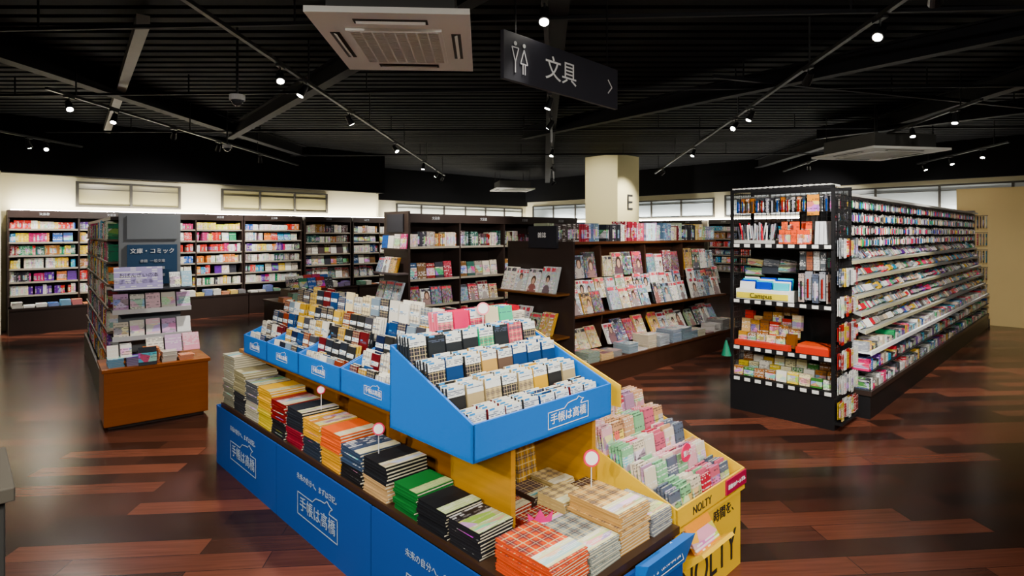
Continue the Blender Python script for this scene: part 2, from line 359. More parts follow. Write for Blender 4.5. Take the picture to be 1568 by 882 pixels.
# LED coves on top of the wall bookcases
def cove(u,v,rz,L,pw,col=(1,.93,.72)):
    m=MB(); m.bb((0,-.02,0),(L,.02,.02),(1,1,1),EM); o=m.done('led_cove_strip',None,W(u,v,1.98),TH+rz)
    ld=bpy.data.lights.new('cove_light','AREA'); ld.shape='RECTANGLE'; ld.size=L; ld.size_y=.04; ld.energy=pw; ld.color=col
    lo=bpy.data.objects.new('cove_light',ld); COLL.objects.link(lo); lo.parent=o; lo.location=(L/2,0,.03); lo.rotation_euler=(math.radians(180-25),0,0)
cove(.65,12.46,0,7.3,55,(1,.92,.68)); cove(9.2,14.88,0,5.9,65,(1,.97,.88)); cove(15.08,13.8,-H,12.2,100,(1,.95,.82))  # far and right coves are added to brighten those dark walls
# low display table in the aisle
g=empty('low_display_table',W(3.9,9.5),TH); f=MB(); b=MB()
f.bb((0,0,.02),(1.3,.8,.42),DARK,DK); f.bb((-.02,-.02,.42),(1.32,.82,.45),hx('4a3024'),WD); f.bb((.25,.3,.45),(1.1,.7,.62),hx('4a3024'),WD); f.bb((.04,.04,0),(1.26,.76,.03),DARK,DK)
pile(b,0,1.3,.01,.28,.45,.15,.21,MIX,(2,8),.02); faces(b,.27,1.1,.32,.62,.22,MIX,.15,BK,.4,3); faces(b,.27,1.1,.5,.66,.22,MIX,.15,BK,.3,3)
f.done('table',g); b.done('books',g)
# ---------------------------------------------------------------- left gondola + table
g=empty('paperback_gondola',W(.86,5.62),TH-math.radians(5))
f=MB(); b=MB(); TW=.76; TD=.5; wood=hx('9c5628')
f.bb((0,0,.03),(TW,TD,.47),wood,WD); f.bb((-.015,-.015,.47),(TW+.015,TD,.5),wood,WD); f.bb((.03,.03,0),(TW-.03,TD-.02,.04),DARK,DK)
f.done('wood_table',g,bevel=.004)
f=MB(); Lg=3.4; gx0,gx1=.1,.62
f.bb((gx0+.15,TD,0),(gx1,TD+Lg,1.74),DARK,DK); f.bb((gx0-.06,TD+.02,0),(gx0+.16,TD+Lg,.28),DARK,DK)
f.bb((gx0+.04,TD-.02,.5),(gx1,TD+.02,1.78),hx('6a6d70'),P); f.bb((gx0-.02,TD,1.72),(gx1,TD+Lg,1.75),DARK,DK)
f.bb((gx0+.1,TD-.03,1.55),(gx1-.03,TD-.019,1.76),hx('6a6e72'),P); f.bb((gx0+.1,TD-.035,1.14),(gx1-.03,TD-.019,1.5),hx('2c4058'),P)
for k in range(4):
    yy=TD+.02+k*(Lg-.03)/3.02; f.bb((gx0+.08,yy,.28),(gx0+.16,yy+.025,1.74),hx('77726a'),P)
for z in (.28,.52,.73,.94,1.15,1.35,1.55):
    f.bb((gx0-.04,TD+.03,z-.018),(gx0+.16,TD+Lg,z),hx('5a4c40'),P)
    b.T=Matrix.Translation((gx0-.03,TD+Lg,0))@Matrix.Rotation(-H,4,'Z')
    for q in range(3): spines(b,.05+q*1.12,1.1+q*1.12,0,z,.19,DKM+BRT,1.,.13)
b.T=Matrix.Identity(4)
for z,yy in ((.70,TD-.18),(.93,TD-.16)):
    f.bb((gx0-.02,yy-.02,z-.02),(gx1+.06,TD,z),hx('3c3c40'),P); f.bb((gx0-.02,yy-.03,z-.03),(gx1+.06,yy-.02,z+.01),hx('c8c8c8'),P)
    faces(b,gx0-.02,gx1+.07,yy,z,.15,WHT+PAST,.11,BK,.35,3)
f.box((gx0+.17,TD-.2,1.21),(.36,.01,.2),hx('a8a0c8'),Matrix.Rotation(-.25,3,'X'),BK)
f.bb((gx0-.02,TD-.21,1.1),(gx1+.06,TD-.02,1.115),hx('3c3c40'),P); faces(b,gx1-.12,gx1+.07,TD-.17,1.115,.15,PAST,.085,BK,.3,2)
pile(b,.02,.74,.03,.26,.5,.115,.16,MIX,(3,9),.014); faces(b,.02,.2,.1,.56,.13,WHT,.08,BK,.5,2); faces(b,.3,.72,.14,.56,.17,WHT+PAST,.13,BK,.5,2)
b.box((.3,.0,.575),(.13,.012,.15),hx('20242c'),Matrix.Rotation(-.2,3,'X'),BK)
f.done('gondola_frame',g); b.done('paperbacks',g)
text('sign_text','文庫・コミック',g,((gx0+gx1)/2+.035,TD-.038,1.44),(H,0,0),.05,M_WHITE)
text('display_text','おばんざいの本',g,(gx0+.17,TD-.222,1.235),(H-.25,0,0),.042,M_BLACKT)
for k in range(3): text('sign_line_%d'%k,'書籍  一般文庫',g,((gx0+gx1)/2+.035,TD-.038,1.35-.065*k),(H,0,0),.03,M_GREYT)
# counter at left edge
m=MB(); m.bb((-.55,2.12,0),(.1,2.5,.86),hx('3a3a38'),P); m.bb((-.57,2.10,.86),(.12,2.52,.9),hx('5a564e'),P); m.bb((-.5,2.105,.1),(.06,2.12,.8),hx('2e2e2c'),P)
m.done('service_counter',None,(0,0,0),TH,bevel=.004)
# ---------------------------------------------------------------- middle gondola B
bookcase('book_gondola',4.35,6.2,0,3.5,.4,1.87,[(.3,'m'),(.62,'m'),(.98,'f'),(1.42,'s')],[DKM,MAGP,WHT+MAGP+DKM,DKM],.3,.28,bay=.88)
e=empty('magazine_rack',W(4.27,7.0),TH-H); f=MB(); b=MB()
f.bb((0,.02,0),(.6,.05,1.9),DARK,DK); f.bb((.1,0,1.62),(.5,.02,1.86),hx('28282c'),P)
for k,z in enumerate((.35,.72,1.08)):
    f.bb((0,-.16,z-.02),(.6,.02,z),hx('484040'),P); faces(b,0,.6,-.12,z,.26,MAGP,.19,MG,.3,3)
faces(b,0,.6,-.02,1.4,.2,MIX,.14,BK,.1,2); f.bb((0,-.03,1.38),(.6,.02,1.4),DARK,DK)
f.bb((0,-.2,0),(.6,.02,.12),DARK,DK)
f.done('rack_frame',e); b.done('magazines',e)
# ---------------------------------------------------------------- magazine gondola C
e=empty('magazine_gondola',W(4.45,3.7),TH); f=MB(); b=MB(); L=3.7
f.bb((0,0,0),(L,.95,.25),hx('3a2820'),WD); f.bb((-.01,-.01,.23),(L+.01,.4,.26),hx('4a3024'),WD)
f.bb((0,.55,.25),(L,.6,1.5),hx('4a3026'),WD); f.bb((0,.36,1.48),(L,.95,1.51),hx('5a3a2a'),WD)
f.bb((0,.2,.70),(L,.56,.72),hx('5a3a2a'),WD); f.bb((0,.9,.25),(L,.95,1.5),DARK,DK)
for i in range(4):
    x0,x1=i*L/4,(i+1)*L/4
    f.prism([(.42,.25),(.36,.73),(.4,1.5),(.56,1.5),(.56,.25)],x0,x0+.025,hx('3a2820'),WD)
    x=x0+.01
    while x<x1-.12:
        w=U(.16,.23); n=random.randint(2,22); c=random.choice(MAGP)
        stack(b,x+w/2,.12+U(-.015,.01),.26,w*.95,w*1.1,n,.007,c,MG,False,tuple(a*.5+.22 for a in c)); x+=w+.01
    faces(b,x0+.0,x1+.0,.27,.33,.30,MAGP,.215,MG,.45,2)
    faces(b,x0+.0,x1+.0,.23,.725,.30,MAGP,.215,MG,.32,3)
    faces(b,x0+.03,x1+.0,.30,.87,.28,MAGP,.19,MG,.25,2)
    faces(b,x0+.03,x1+.0,.37,1.10,.32,MAGP,.215,MG,.16,2)
    f.bb((x0,.38,1.0),(x1,.56,1.015),hx('4a3026'),WD)
    spines(b,x0+.02,x1,.38,1.51,.25,PAST+MAGP+MAGP,1.,.2,(.015,.045))
f.T=b.T=Matrix.Translation((0,.95,0))@Matrix.Rotation(-H,4,'Z')
f.bb((0,-.02,0),(.95,.0,1.52),DARK,DK); f.bb((.35,-.05,1.45),(.75,-.02,1.68),hx('1c1c22'),P)
f.bb((.05,-.22,.98),(.9,-.02,1.0),hx('6a4a34'),WD); faces(b,.05,.9,-.18,1.0,.28,MAGP[:3]+WHT,.2,MG,.35,3)
f.bb((.05,-.22,.55),(.9,-.02,.57),hx('6a4a34'),WD); faces(b,.05,.9,-.18,.57,.28,MAGP,.2,MG,.35,3)
f.done('gondola_frame',e); b.done('magazines',e)
text('end_label','雑誌',e,(-.055,.95-.55,1.58),(H,0,-H),.06,M_WHITE)
# ---------------------------------------------------------------- wire rack (stationery)
e=empty('stationery_wire_rack',W(5.12,2.41),TH-H); f=MB(); b=MB(); BW,BD=.87,.46; K=hx('101012')
f.bb((0,0,0),(BW,BD,.27),K,MT); f.bb((-.005,-.005,.27),(BW+.005,BD,.31),K,MT)
for x in (.012,BW-.012):
    for y in (.012,BD-.012): f.bb((x-.012,y-.012,.3),(x+.012,y+.012,2.0),K,MT)
f.bb((0,BD-.02,.3),(BW,BD-.005,1.5),K,MT)
def grid_side(x):
    for k in range(12): f.bb((x-.003,.02+k*.038,.3),(x+.003,.024+k*.038,1.98),K,MT)
    for k in range(34): f.bb((x-.003,.01,.32+k*.05),(x+.003,BD,.324+k*.05),K,MT)
grid_side(.0); grid_side(BW)
for k in range(20): f.bb((.02+k*.044,BD-.04,1.5),(.024+k*.044,BD-.036,1.98),K,MT)
for k in range(10): f.bb((.01,BD-.04,1.5+k*.05),(BW,BD-.036,1.504+k*.05),K,MT)
f.bb((0,0,1.97),(BW,.02,2.0),K,MT); f.bb((0,BD-.03,1.97),(BW,BD,2.0),hx('a8a8a8'),MT)
for k in range(18): f.bb((.02+k*.047,.0,1.995),(.045+k*.047,.24,2.01),hx('c8c8c4'),P)
for z in (1.5,1.0,.58):
    f.bb((.0,0,z-.025),(BW,BD-.02,z),K,MT); f.bb((0,-.012,z-.03),(BW,0,z+.012),hx('2a2a2c'),MT)
    for k in range(9): f.bb((.04+k*.095,-.016,z-.022),(.09+k*.095,-.012,z+.006),hx('e0e0dc'),P)
for k in range(9): f.bb((.04+k*.095,-.012,.275),(.09+k*.095,-.006,.303),hx('e0e0dc'),P)
ORG=[hx('e04a1c'),hx('d83818'),hx('e8581c')]; BRN=[hx('8a5a30'),hx('b08850'),hx('d0b080'),hx('704828'),hx('e0d0a8'),hx('c02818')]
x=.05
while x<.84:
    c=random.choice([hx('1c1c1e'),hx('282c30'),hx('505058'),hx('b0b0ac'),hx('8a5a3a')])
    for k in range(4):
        b.box((x,.05+k*.03,1.85),(.030,.004,.13),c,None,BK); b.box((x,.044+k*.03,1.84),(.009,.008,.10),random.choice([hx('303030'),hx('a0a0a8'),hx('803030'),hx('304070')]),None,GL)
    f.bb((x-.002,.03,1.925),(x+.002,BD,1.93),hx('909090'),P); x+=.044
b.box((.7,.03,1.84),(.09,.012,.17),hx('c88a50'),None,BK)
for k in range(8): 
    for q in range(4): b.box((.05+k*.042,.07+q*.05,1.60+.02*(q%2)),(.010,.010,U(.12,.17)),random.choice([hx('20242c'),hx('c83040'),hx('a0a0a8'),hx('e0e0e0'),hx('404048')]),Matrix.Rotation(U(-.25,.25),3,'Y'),GL)
for q in range(3):
    for k in range(5): b.stand(.44+k*.05,.05+q*.05,1.502,.045,.13+.07*(q>0)*((k+q)%2),.02,.05,random.choice(ORG),BK)
b.bb((.02,.03,1.5),(.36,.25,1.54),hx('b8b8b4'),GL)
for k in range(4):
    for q in range(2): b.stand(.72+k*.035,.06+q*.06,1.502,.03,.2,.02,.1,hx('c8c8cc'),GL)
b.bb((.04,.03,1.0),(.52,.2,1.1),hx('e8e8e0'),P); b.bb((.05,.022,1.02),(.5,.03,1.07),hx('e8d430'),P); b.bb((.05,.028,1.07),(.5,.029,1.1),hx('f0f0ec'),P)
for k in range(3):
    for q in range(4): b.stand(.12+k*.15,.08+q*.03,1.08,.13,.085+q*.012,.02,.2,[hx('e8e8e8'),hx('4050b0'),hx('60c0d0')][(k+q)%3],GL)
for k in range(3):
    b.box((.12+k*.15,.26,1.24+.02*k),(.15,.08,.07),[hx('5c7a5c'),hx('383c44'),hx('8a8678')][k],Matrix.Rotation(-.2,3,'X'),BK)
    b.box((.12+k*.15,.28,1.33),(.14,.06,.06),[hx('d8c8a0'),hx('656a70'),hx('4a4a4a')][k],Matrix.Rotation(.1,3,'Y'),BK)
for k in range(5):
    for q in range(4):
        b.box((.6+k*.055,.05+q*.03,1.14+(k%2)*.02),(.046,.006,.24),random.choice([hx('888a90'),hx('404448'),hx('b0a098'),hx('505868')]),None,BK)
        b.box((.6+k*.055,.045+q*.03,1.12+(k%2)*.02),(.012,.012,.16),random.choice([hx('282828'),hx('b0b0b8'),hx('803838')]),None,GL)
        b.box((.6+k*.055,.08+q*.03,1.37),(.046,.008,.16),random.choice([hx('c0c0bc'),hx('404448'),hx('906050')]),None,BK)
b.bb((.03,.02,.58),(.5,.1,.63),hx('c03020'),P)
for k in range(6):
    for q in range(3): b.stand(.07+k*.085,.12+q*.07,.6+q*.07,.075,U(.09,.15),.06,.1,random.choice(BRN),BK)
b.bb((.56,.03,.582),(.84,.25,.64),hx('c83424'),GL); b.bb((.57,.04,.64),(.83,.24,.66),hx('e0502c'),GL)
for k in range(3): b.stand(.3+k*.07,.36,.85,.06,.1,.03,0,hx('c8a060'),BK)
GB=[hx('d8c048'),hx('c8a030'),hx('e0d8b0'),hx('407038'),hx('8a5a30'),hx('e8e4d8')]
for k in range(9):
    for q in range(3): b.stand(.06+k*.095,.06+q*.1,.312,.085,U(.07,.1)+q*.04,.07,.12,random.choice(GB),BK)
f.T=b.T=Matrix.Translation((BW,0,0))@Matrix.Rotation(H,4,'Z')
for z in (1.48,1.24,1.0,.78,.56,.36,.16):
    for k in range(7):
        c=random.choice([hx('b8b8b4'),hx('c8c8c4'),hx('6a3838'),hx('404858'),hx('903838'),hx('787c80'),hx('a89048')])
        if z>1.3 and R()<.5: continue
        for q in range(3): b.box((.04+k*.063,-.02-.015*q,z),(.05,.006,U(.1,.17)),c,None,BK)
f.bb((0,-.06,.05),(BD,-.0,.07),K,MT)
f.T=b.T=Matrix.Identity(4)
f.done('rack_frame',e); b.done('stationery_goods',e)
text('shelf_label','Campus',e,(.27,.018,1.045),(H,0,0),.06,M_BLACKT,.002)
m2=MB(Matrix.Translation((-.03,-.02,.62))); m2.cyl((0,0,-.14),(0,0,0),.045,.008,hx('1c6a50'),P); m2.bb((-.002,-.002,0),(.03,.03,.02),K,MT); m2.done('green_tassel',e)
# ---------------------------------------------------------------- pen gondola
e=empty('stationery_gondola',W(5.66,1.42),TH); f=MB(); b=MB(); L=7.05
f.bb((0,.0,0),(L,1.0,.2),K,MT); f.bb((-.01,-.01,.2),(L,1.0,.24),hx('2e2a2a'),DK)
f.bb((0,.42,.24),(L,.58,1.95),hx('3a3634'),P); f.bb((0,.14,1.93),(L,.8,1.955),hx('b0b0ac'),P)
GC=[hx(h) for h in ('d8d8d4','b0b0ac','888c94','202428','b82838','2858a0','38905c','d0a830','c85878','5a3a80','4090b0','e8e8e4','88847c','404048','c8b8a0')]
HC=[hx(h) for h in ('202226','303438','888888','c8c8c4','604848','304050','a8a8a4','b0a898','181818')]
nb=8; bw=L/nb
for i in range(nb):
    x0,x1=i*bw+.0,(i+1)*bw
    f.bb((i*bw,.34,.24),(i*bw+.014,.42,1.94),K,MT)
    for z in (1.87,1.75,1.63,1.52):
        x=x0+.03
        while x<x1-.02:
            c=random.choice(HC)
            for q in range(3):
                hh=U(.05,.10); b.box((x,.19+q*.06,z),(.026,.004,hh),c,None,BK)
                b.box((x,.184+q*.06,z-.008),(.007,.007,hh*.7),random.choice(GC),None,GL)
            x+=U(.034,.046)
        f.bb((x0,.36,z+.055),(x1,.42,z+.058),hx('a0a0a0'),P)
    lv=[(1.34,.16),(1.19,.13),(1.04,.10),(.89,.07),(.74,.04)]
    for j,(z,d) in enumerate(lv):
        if i>4 and j%2: sc=hx('5a5c60')
        else: sc=hx('8a8c88')
        f.prism([(d-.0,z-.01),(d-.0,z+.012),(.42,z+.12),(.42,z+.10)],x0,x1,sc,P)
        f.bb((x0,d-.006,z-.012),(x1,d,z+.018),hx('b8b498') if i<4 else hx('909090'),P)
        x=x0+.005; run=0
        while x<x1-.02:
            if run<=0: w=U(.010,.034); run=random.randint(2,7); style=R(); cc=random.choice(GC); hh=U(.02,.075)
            run-=1; c=cc if style<.5 else random.choice(GC)
            for q in range(3): b.box((x+w/2,d+.05+q*.085,z+.052+q*.034),(w*.82,.04,hh*U(.9,1.1)),c if style<.5 else random.choice(GC),Matrix.Rotation(-.6,3,'X'),GL if style<.35 else BK)
            x+=w+.002
    f.bb((x0,.0,.56),(x1,.42,.575),hx('e8e8e8'),P); f.bb((x0,-.012,.55),(x1,0,.585),hx('e8e8e8'),P)
    f.bb((x0,-.01,.40),(x1,.42,.41),K,MT)
    x=x0
    while x<x1-.04:
        w=U(.04,.10); hh=U(.03,.09)
        b.box((x+w/2,.1,.577+hh/2),(w*.9,.16,hh),random.choice(GC),None,BK)
        b.box((x+w/2,.1,.41+hh*.6),(w*.9,.18,hh*1.2),random.choice(GC+HC),None,BK)
        b.box((x+w/2,.1,.24+hh*.6),(w*.9,.18,hh*1.2),random.choice(GC+HC),None,BK); x+=w+.006
f.done('gondola_frame',e); b.done('pens_and_goods',e)
e=empty('spinner_goods_stand',W(12.78,1.62),TH); f=MB(); b=MB()
f.bb((0,0,0),(.1,.5,2.0),hx('1c1a1a'),DK); f.bb((-.02,-.2,0),(.12,.6,.12),K,MT)
for z in (1.8,1.5,1.2,.9,.6): 
    for k in range(4): b.box((.05,-.04-k*.04,z),(.12,.008,.2),random.choice(HC+GC),None,BK)
    f.bb((.04,-.18,z+.11),(.06,0,z+.12),K,MT)
f.done('stand',e); b.done('hanging_goods',e)
# ---------------------------------------------------------------- main island
BL=hx('09408a'); BL2=hx('083a7a'); BT=hx('0c66c0'); u0,v0=1.34,1.2  # BL and BL2 carry the skirt's shadow as a darker blue
isl=empty('diary_display_island',W(u0,v0),TH)
f=MB(); b=MB(); S=Matrix.Translation((-u0,-v0,0)); f.T=b.T=S
LW=hx('c89a5c')
TT=.42
f.bb((1.36,1.22,.0),(2.08,4.3,TT-.03),hx('5a4028'),WD); f.bb((1.34,1.2,TT-.03),(2.1,4.32,TT),hx('3a2a20'),WD)
f.bb((1.56,1.62,TT),(1.585,2.0,.8),LW,WD)
f.bb((2.07,1.62,TT),(2.095,4.2,.8),LW,WD)
f.bb((1.56,1.98,TT),(2.09,2.0,.8),LW,WD)
f.bb((1.66,2.0,TT),(1.685,4.2,.8),hx('9a6a3c'),WD)
for y in (2.55,3.1,3.65,4.18): f.bb((1.59,y,TT),(1.67,y+.022,.8),hx('9a6a3c'),WD)
f.bb((1.42,1.6,.775),(2.1,4.2,.8),hx('9a6a3c'),WD)
f.done('wood_table',isl)
s=MB(S)
s.bb((1.325,1.19,.0),(1.335,4.34,TT-.05),BL2,P)
for k in range(3):
    ya=1.22+k*1.04; s.bb((1.316,ya,.0),(1.325,ya+1.03,TT-.02),BL,P)
s.bb((1.32,4.335,.0),(2.1,4.35,TT-.02),BL,P)
s.prism([(1.19,.0),(1.19,TT-.03),(1.175,TT-.03),(1.175,.0)],1.33,2.08,BL,P)
s.prism([(1.175,.30),(1.175,.41),(1.12,.43),(1.165,.30)],1.75,2.08,BT,P)
s.bb((2.1,1.9,0),(2.11,4.3,TT-.02),BL,P)
s.done('blue_skirt',isl)
def logo(parent,x,y,z,rot,sz,box=True,mt=None):
    mt=mt or M_WHITE
    ob=text('logo_text','手帳は高橋',parent,(x,y,z),rot,sz,mt,.0005)
    if box:
        q=MB(); w,h=sz*5.6,sz*1.5; t_=sz*.06
        for a,b_ in (((-w/2,-h/2),(w/2,-h/2+t_)),((-w/2,-h/2),(-w/2+t_,h/2)),((w/2-t_,-h/2),(w/2,h/2)),((-w/2,h/2-t_),(-w*.1,h/2)),((w*.3,h/2-t_),(w/2,h/2))):
            q.bb((a[0],a[1],0),(b_[0],b_[1],.001))
        pts=[(-.1,.5),(-.02,.72),(.1,.78),(.2,.8),(.25,.95),(.31,.82),(.38,.75),(.33,.66),(.3,.5)]
        for i in range(len(pts)-1):
            A=Vector((pts[i][0]*w,pts[i][1]*h,0));B=Vector((pts[i+1][0]*w,pts[i+1][1]*h,0)); d=B-A
            q.box((A+B)/2,(d.length,t_,.001),Rm=Matrix.Rotation(math.atan2(d.y,d.x),3,'Z'))
        q.m=[0]*len(q.m); o=q.done('logo_outline',parent,mats=[mt]); o.location=(x,y,z); o.rotation_euler=rot
for y_ in (1.75,2.78,3.82): 
    logo(isl,1.313-u0,y_-v0,.17,(H,0,-H),.08,True,M_SOFTW)
    text('logo_tagline','未来の自分へ、まずは日記。',isl,(1.313-u0,y_-v0,.31),(H,0,-H),.036,M_SOFTW,.0005)
logo(isl,1.92-u0,1.146-v0,.37,(H-.35,0,0),.036)
st=MB(S)
LED=[('b8b4a0','8a8878',22),('a8a080','2a2c30',17),('5a5c60','b8b4a0',15),('e8b010','d8c040',15),('8a2020','16181c',13),('20242c','8a2030',13),('e8a810','28303c',12),('e87858','e0a020',12),('3c4a60','141416',10),('16181c','c8a880',10)]
y=4.21
for k,(c,c2,n) in enumerate(LED):
    stack(st,1.46,y,TT,.215,.2,n,.0155,hx(c),P if k%2 else BK,True,None,hx('d8d0a8'),hx(c2)); y-=.214
FRT=[(1.452,2.05,.19,.17,'1e6a30',9,P),(1.445,1.86,.18,.19,'101216',8,P),(1.44,1.66,.17,.18,'1a1a1e',8,BK),(1.455,1.36,.19,.26,'e04c14',9,PL),(1.65,1.35,.17,.24,'9aa098',7,PL),(1.84,1.36,.185,.25,'d8b07c',12,PL),(2.02,1.34,.14,.22,'8a8e92',6,PL),(1.66,1.56,.15,.15,'8a2a20',5,PL),(1.83,1.58,.16,.15,'c8b080',8,PL),(2.0,1.57,.13,.17,'503828',6,PL)]
for (x,y,w_,d_,c,n,m_) in FRT:
    stack(st,x,y,TT,w_,d_,n,.0125,hx(c),m_,True,None,hx('d8d4a8') if m_==PL else hx('b8c890'))
for k in range(3): st.stand(1.66+k*.14,1.9,TT,.12,.24,.02,.15,[hx('8a2020'),hx('28303c'),hx('b88828')][k],PL)
for k in range(3): stack(st,1.68+k*.14,1.76,TT,.12,.16,4+k,.0125,[hx('a03828'),hx('503830'),hx('c8b080')][k],PL,True)
st.done('diary_stacks',isl)
def stepped(f,b,x0,x1,y0,depth,z0,fh,n,rise,iw,ih,pal,shell,m=DI,cop=4,sideback=None,stepcol=None):
    sb=sideback or (z0+fh+(n-1)*rise)
    f.bb((x0,y0,z0),(x1,y0+.008,z0+fh),shell,P)
    for x in (x0,x1-.008): f.prism([(y0,z0),(y0,z0+fh),(y0+depth,sb),(y0+depth,z0)],x,x+.008,shell,P)
    f.bb((x0,y0+depth-.008,z0),(x1,y0+depth,sb),shell,P); f.bb((x0,y0,z0),(x1,y0+depth,z0+.008),shell,P)
    sd=(depth-.03)/n
    for k in range(n):
        y=y0+.015+k*sd; z=z0+.012+k*rise
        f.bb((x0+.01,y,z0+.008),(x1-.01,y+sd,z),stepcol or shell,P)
        x=x0+.012+iw/2
        while x+iw/2<x1-.005:
            c=random.choice(pal); nn=cop
            for q in range(nn): b.stand(x+U(-.002,.002),y+.012+q*(sd-.03)/nn,z,iw*.92,ih*U(.92,1.04),.010,.16,c if R()<.8 else random.choice(pal),m)
            x+=iw+.006
DIAW=DIA+[hx('d8d4c8'),hx('c8a860'),hx('7a8a98')]
f=MB(S); b=MB(S)
X0,X1,Y0=1.29,2.09,1.53
f.bb((X0,Y0,.8),(X1,Y0+.01,.935),BT,P)
for x in (X0,X1-.01): f.prism([(Y0,.8),(Y0,.935),(Y0+.53,1.14),(Y0+.53,.8)],x,x+.01,BT,P)
f.bb((X0,Y0,.8),(X1,Y0+.53,.81),BT,P); f.bb((X0,Y0+.52,.8),(X1,Y0+.53,1.14),BT,P)
pals=[DIA,[hx('c8a050'),hx('8a2a20'),hx('384058'),hx('202020'),hx('a89878')],[hx('202020'),hx('a89878'),hx('5a4a40'),hx('b89868'),hx('28406a')],[hx('e07888'),hx('50b088'),hx('e8c0c4'),hx('202428')]]
for k in range(4):
    y=Y0+.02+k*.125; z=.83+k*.075; ih=.125
    f.bb((X0+.012,y,.81),(X1-.012,y+.125,z),hx('dfe4e6'),P)
    x=X0+.06
    while x+.04<X1:
        c=random.choice(pals[k])
        for q in range(5): b.stand(x+U(-.003,.003),y+.012+q*.02,z,.082,ih*U(.93,1.03),.012,.16,c,DI)
        x+=.092
f.bb((1.56,2.06,.8),(2.05,2.3,1.10),hx('dfe4e6'),P)
x=1.6
while x<2.04:
    c=random.choice([hx('e88898'),hx('60c098'),hx('e0d8b8'),hx('e05878')])
    for q in range(4): b.stand(x,2.08+q*.02,1.10,.085,.14,.012,.16,c,P if R()<.4 else DI)
    x+=.095
f.done('blue_hero_tray',isl); b.done('pocket_diaries',isl)
logo(isl,1.80-u0,1.528-v0,.862,(H,0,0),.045)
f=MB(); b=MB(); 
T2=S@Matrix.Translation((1.40,4.05,0))@Matrix.Rotation(-H,4,'Z'); f.T=b.T=T2
ws=[.40,.46,.5,.62]; x=0
for i,w in enumerate(ws):
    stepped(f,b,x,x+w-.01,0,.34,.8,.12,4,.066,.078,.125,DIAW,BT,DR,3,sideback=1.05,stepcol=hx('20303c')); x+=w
xe=x
f.bb((0,.34,.8),(xe-.02,.40,1.1),BT,P)
for xx in [k*.1 for k in range(1,19)]:
    c=random.choice(DIAW+[hx('c8342c'),hx('e8d8b0')])
    for q in range(2): b.stand(xx,.345+q*.02,1.1,.085,.12*U(.8,1.15),.012,.1,c,DR)
f.T=b.T=S@Matrix.Translation((2.2,2.1,0))@Matrix.Rotation(H,4,'Z')
YE=hx('e8b808')
stepped(f,b,0,.5,0,.34,.8,.12,4,.055,.08,.12,[hx('c83040'),hx('e8d8b0'),hx('d0a048'),hx('f0f0e8')],YE,DR,3,sideback=1.08)
stepped(f,b,.52,1.9,0,.34,.8,.12,4,.055,.08,.12,DIAW,BT,DR,3,sideback=1.05)
f.T=b.T=S
f.prism([(1.56,.8),(1.56,.90),(2.12,1.1),(2.12,.8)],2.2,2.208,YE,P)
f.done('blue_tray_row',isl); b.done('row_diaries',isl)
for i,(xx,w) in enumerate(((0,.4),(.4,.46),(.86,.5),(1.36,.62))):
    logo(isl,1.398-u0,4.05-(xx+w/2)-v0,.86,(H,0,-H),.028)
m=MB(S)
m.bb((1.80,2.75,1.1),(1.90,2.90,1.17),hx('8a1c28'),GL); m.bb((1.98,2.14,1.2),(2.12,2.26,1.225),hx('b02434'),GL); m.bb((1.96,2.12,1.1),(2.14,2.28,1.2),hx('d8d0c0'),BK)
def tag(u,v,z,r,col,rim):
    m.cyl((u,v,z-.09),(u,v,z),.0025,.0025,hx('d0d0d0'),P,6)
    d=Vector((-.55,-.75,.15)).normalized(); c=Vector((u,v,z+r*.8)); m.cyl(c,c+d*.004,r,r,rim,P,20); m.cyl(c+d*.004,c+d*.007,r*.78,r*.78,col,P,20)
tag(1.40,2.33,.68,.028,hx('f0e8e8'),hx('d85070')); tag(1.86,1.46,.66,.034,hx('f0e8e8'),hx('d81848'))
tag(1.42,2.95,.74,.022,hx('f0e0e8'),hx('e06080')); tag(1.46,1.98,1.12,.033,hx('e86070'),hx('f0a0a8')); tag(1.8,2.06,1.22,.03,hx('f0e8e8'),hx('f0a0a8'))
m.T=S@Matrix.Translation((1.60,1.50,.50))@Matrix.Rotation(-.55,4,'Z')
cr_=[(-.04,-.03),(.04,-.03),(.05,.04),(.022,.015),(0,.05),(-.022,.015),(-.05,.04)]
m.poly([(a,0,c_) for a,c_ in cr_]+[(a,.004,c_) for a,c_ in cr_],[(0,1,3),(1,2,3),(0,3,5),(3,4,5),(0,5,6),(7,10,8),(8,10,9),(7,12,10),(10,12,11),(7,13,12)]+[(i,i+7,(i+1)%7+7,(i+1)%7) for i in range(7)],hx('d02878'),P)
m.bb((-.035,-.003,-.022),(.035,0,.0),hx('f0e0e8'),BK)
m.cyl((0,.004,-.08),(0,.004,-.02),.002,.002,hx('d0d0d0'),P,6)
m.done('pop_tags',isl)
text('crown_tag_text','第1位',isl,(1.598-u0,1.493-v0,.488),(H,0,-.55),.022,M_REDT)
# ---------------------------------------------------------------- yellow display
yd=empty('notebook_display_stand',W(2.12,1.24),TH); f=MB(); b=MB(); wY=.62
f.bb((0,0,0),(wY,.62,.37),YE,P)
f.bb((-.005,-.02,.37),(wY+.005,.64,.385),YE,P)
FL=[hx(h) for h in ('e8b8c0','c87888','e0d4c0','b04050','c8a080','88b890','a888a0','606878','d8d0c0')]
stepped(f,b,-.003,wY+.003,-.02,.62,.385,.085,5,.062,.082,.13,FL,YE,BK,5,sideback=.68)
f.bb((wY-.2,-.028,.4),(wY+.004,-.02,.465),hx('a01840'),P)
f.prism([(-.02,.20),(-.12,.30),(-.11,.31),(-.0,.24)],.03,.3,YE,P)
for k in range(3): b.box((.15,-.05+k*.012,.33+k*.01),(.2,.01,.13),hx('e08a1c'),Matrix.Rotation(-.6,3,'X'),BK)
f.done('yellow_stand',yd); b.done('notebooks',yd)
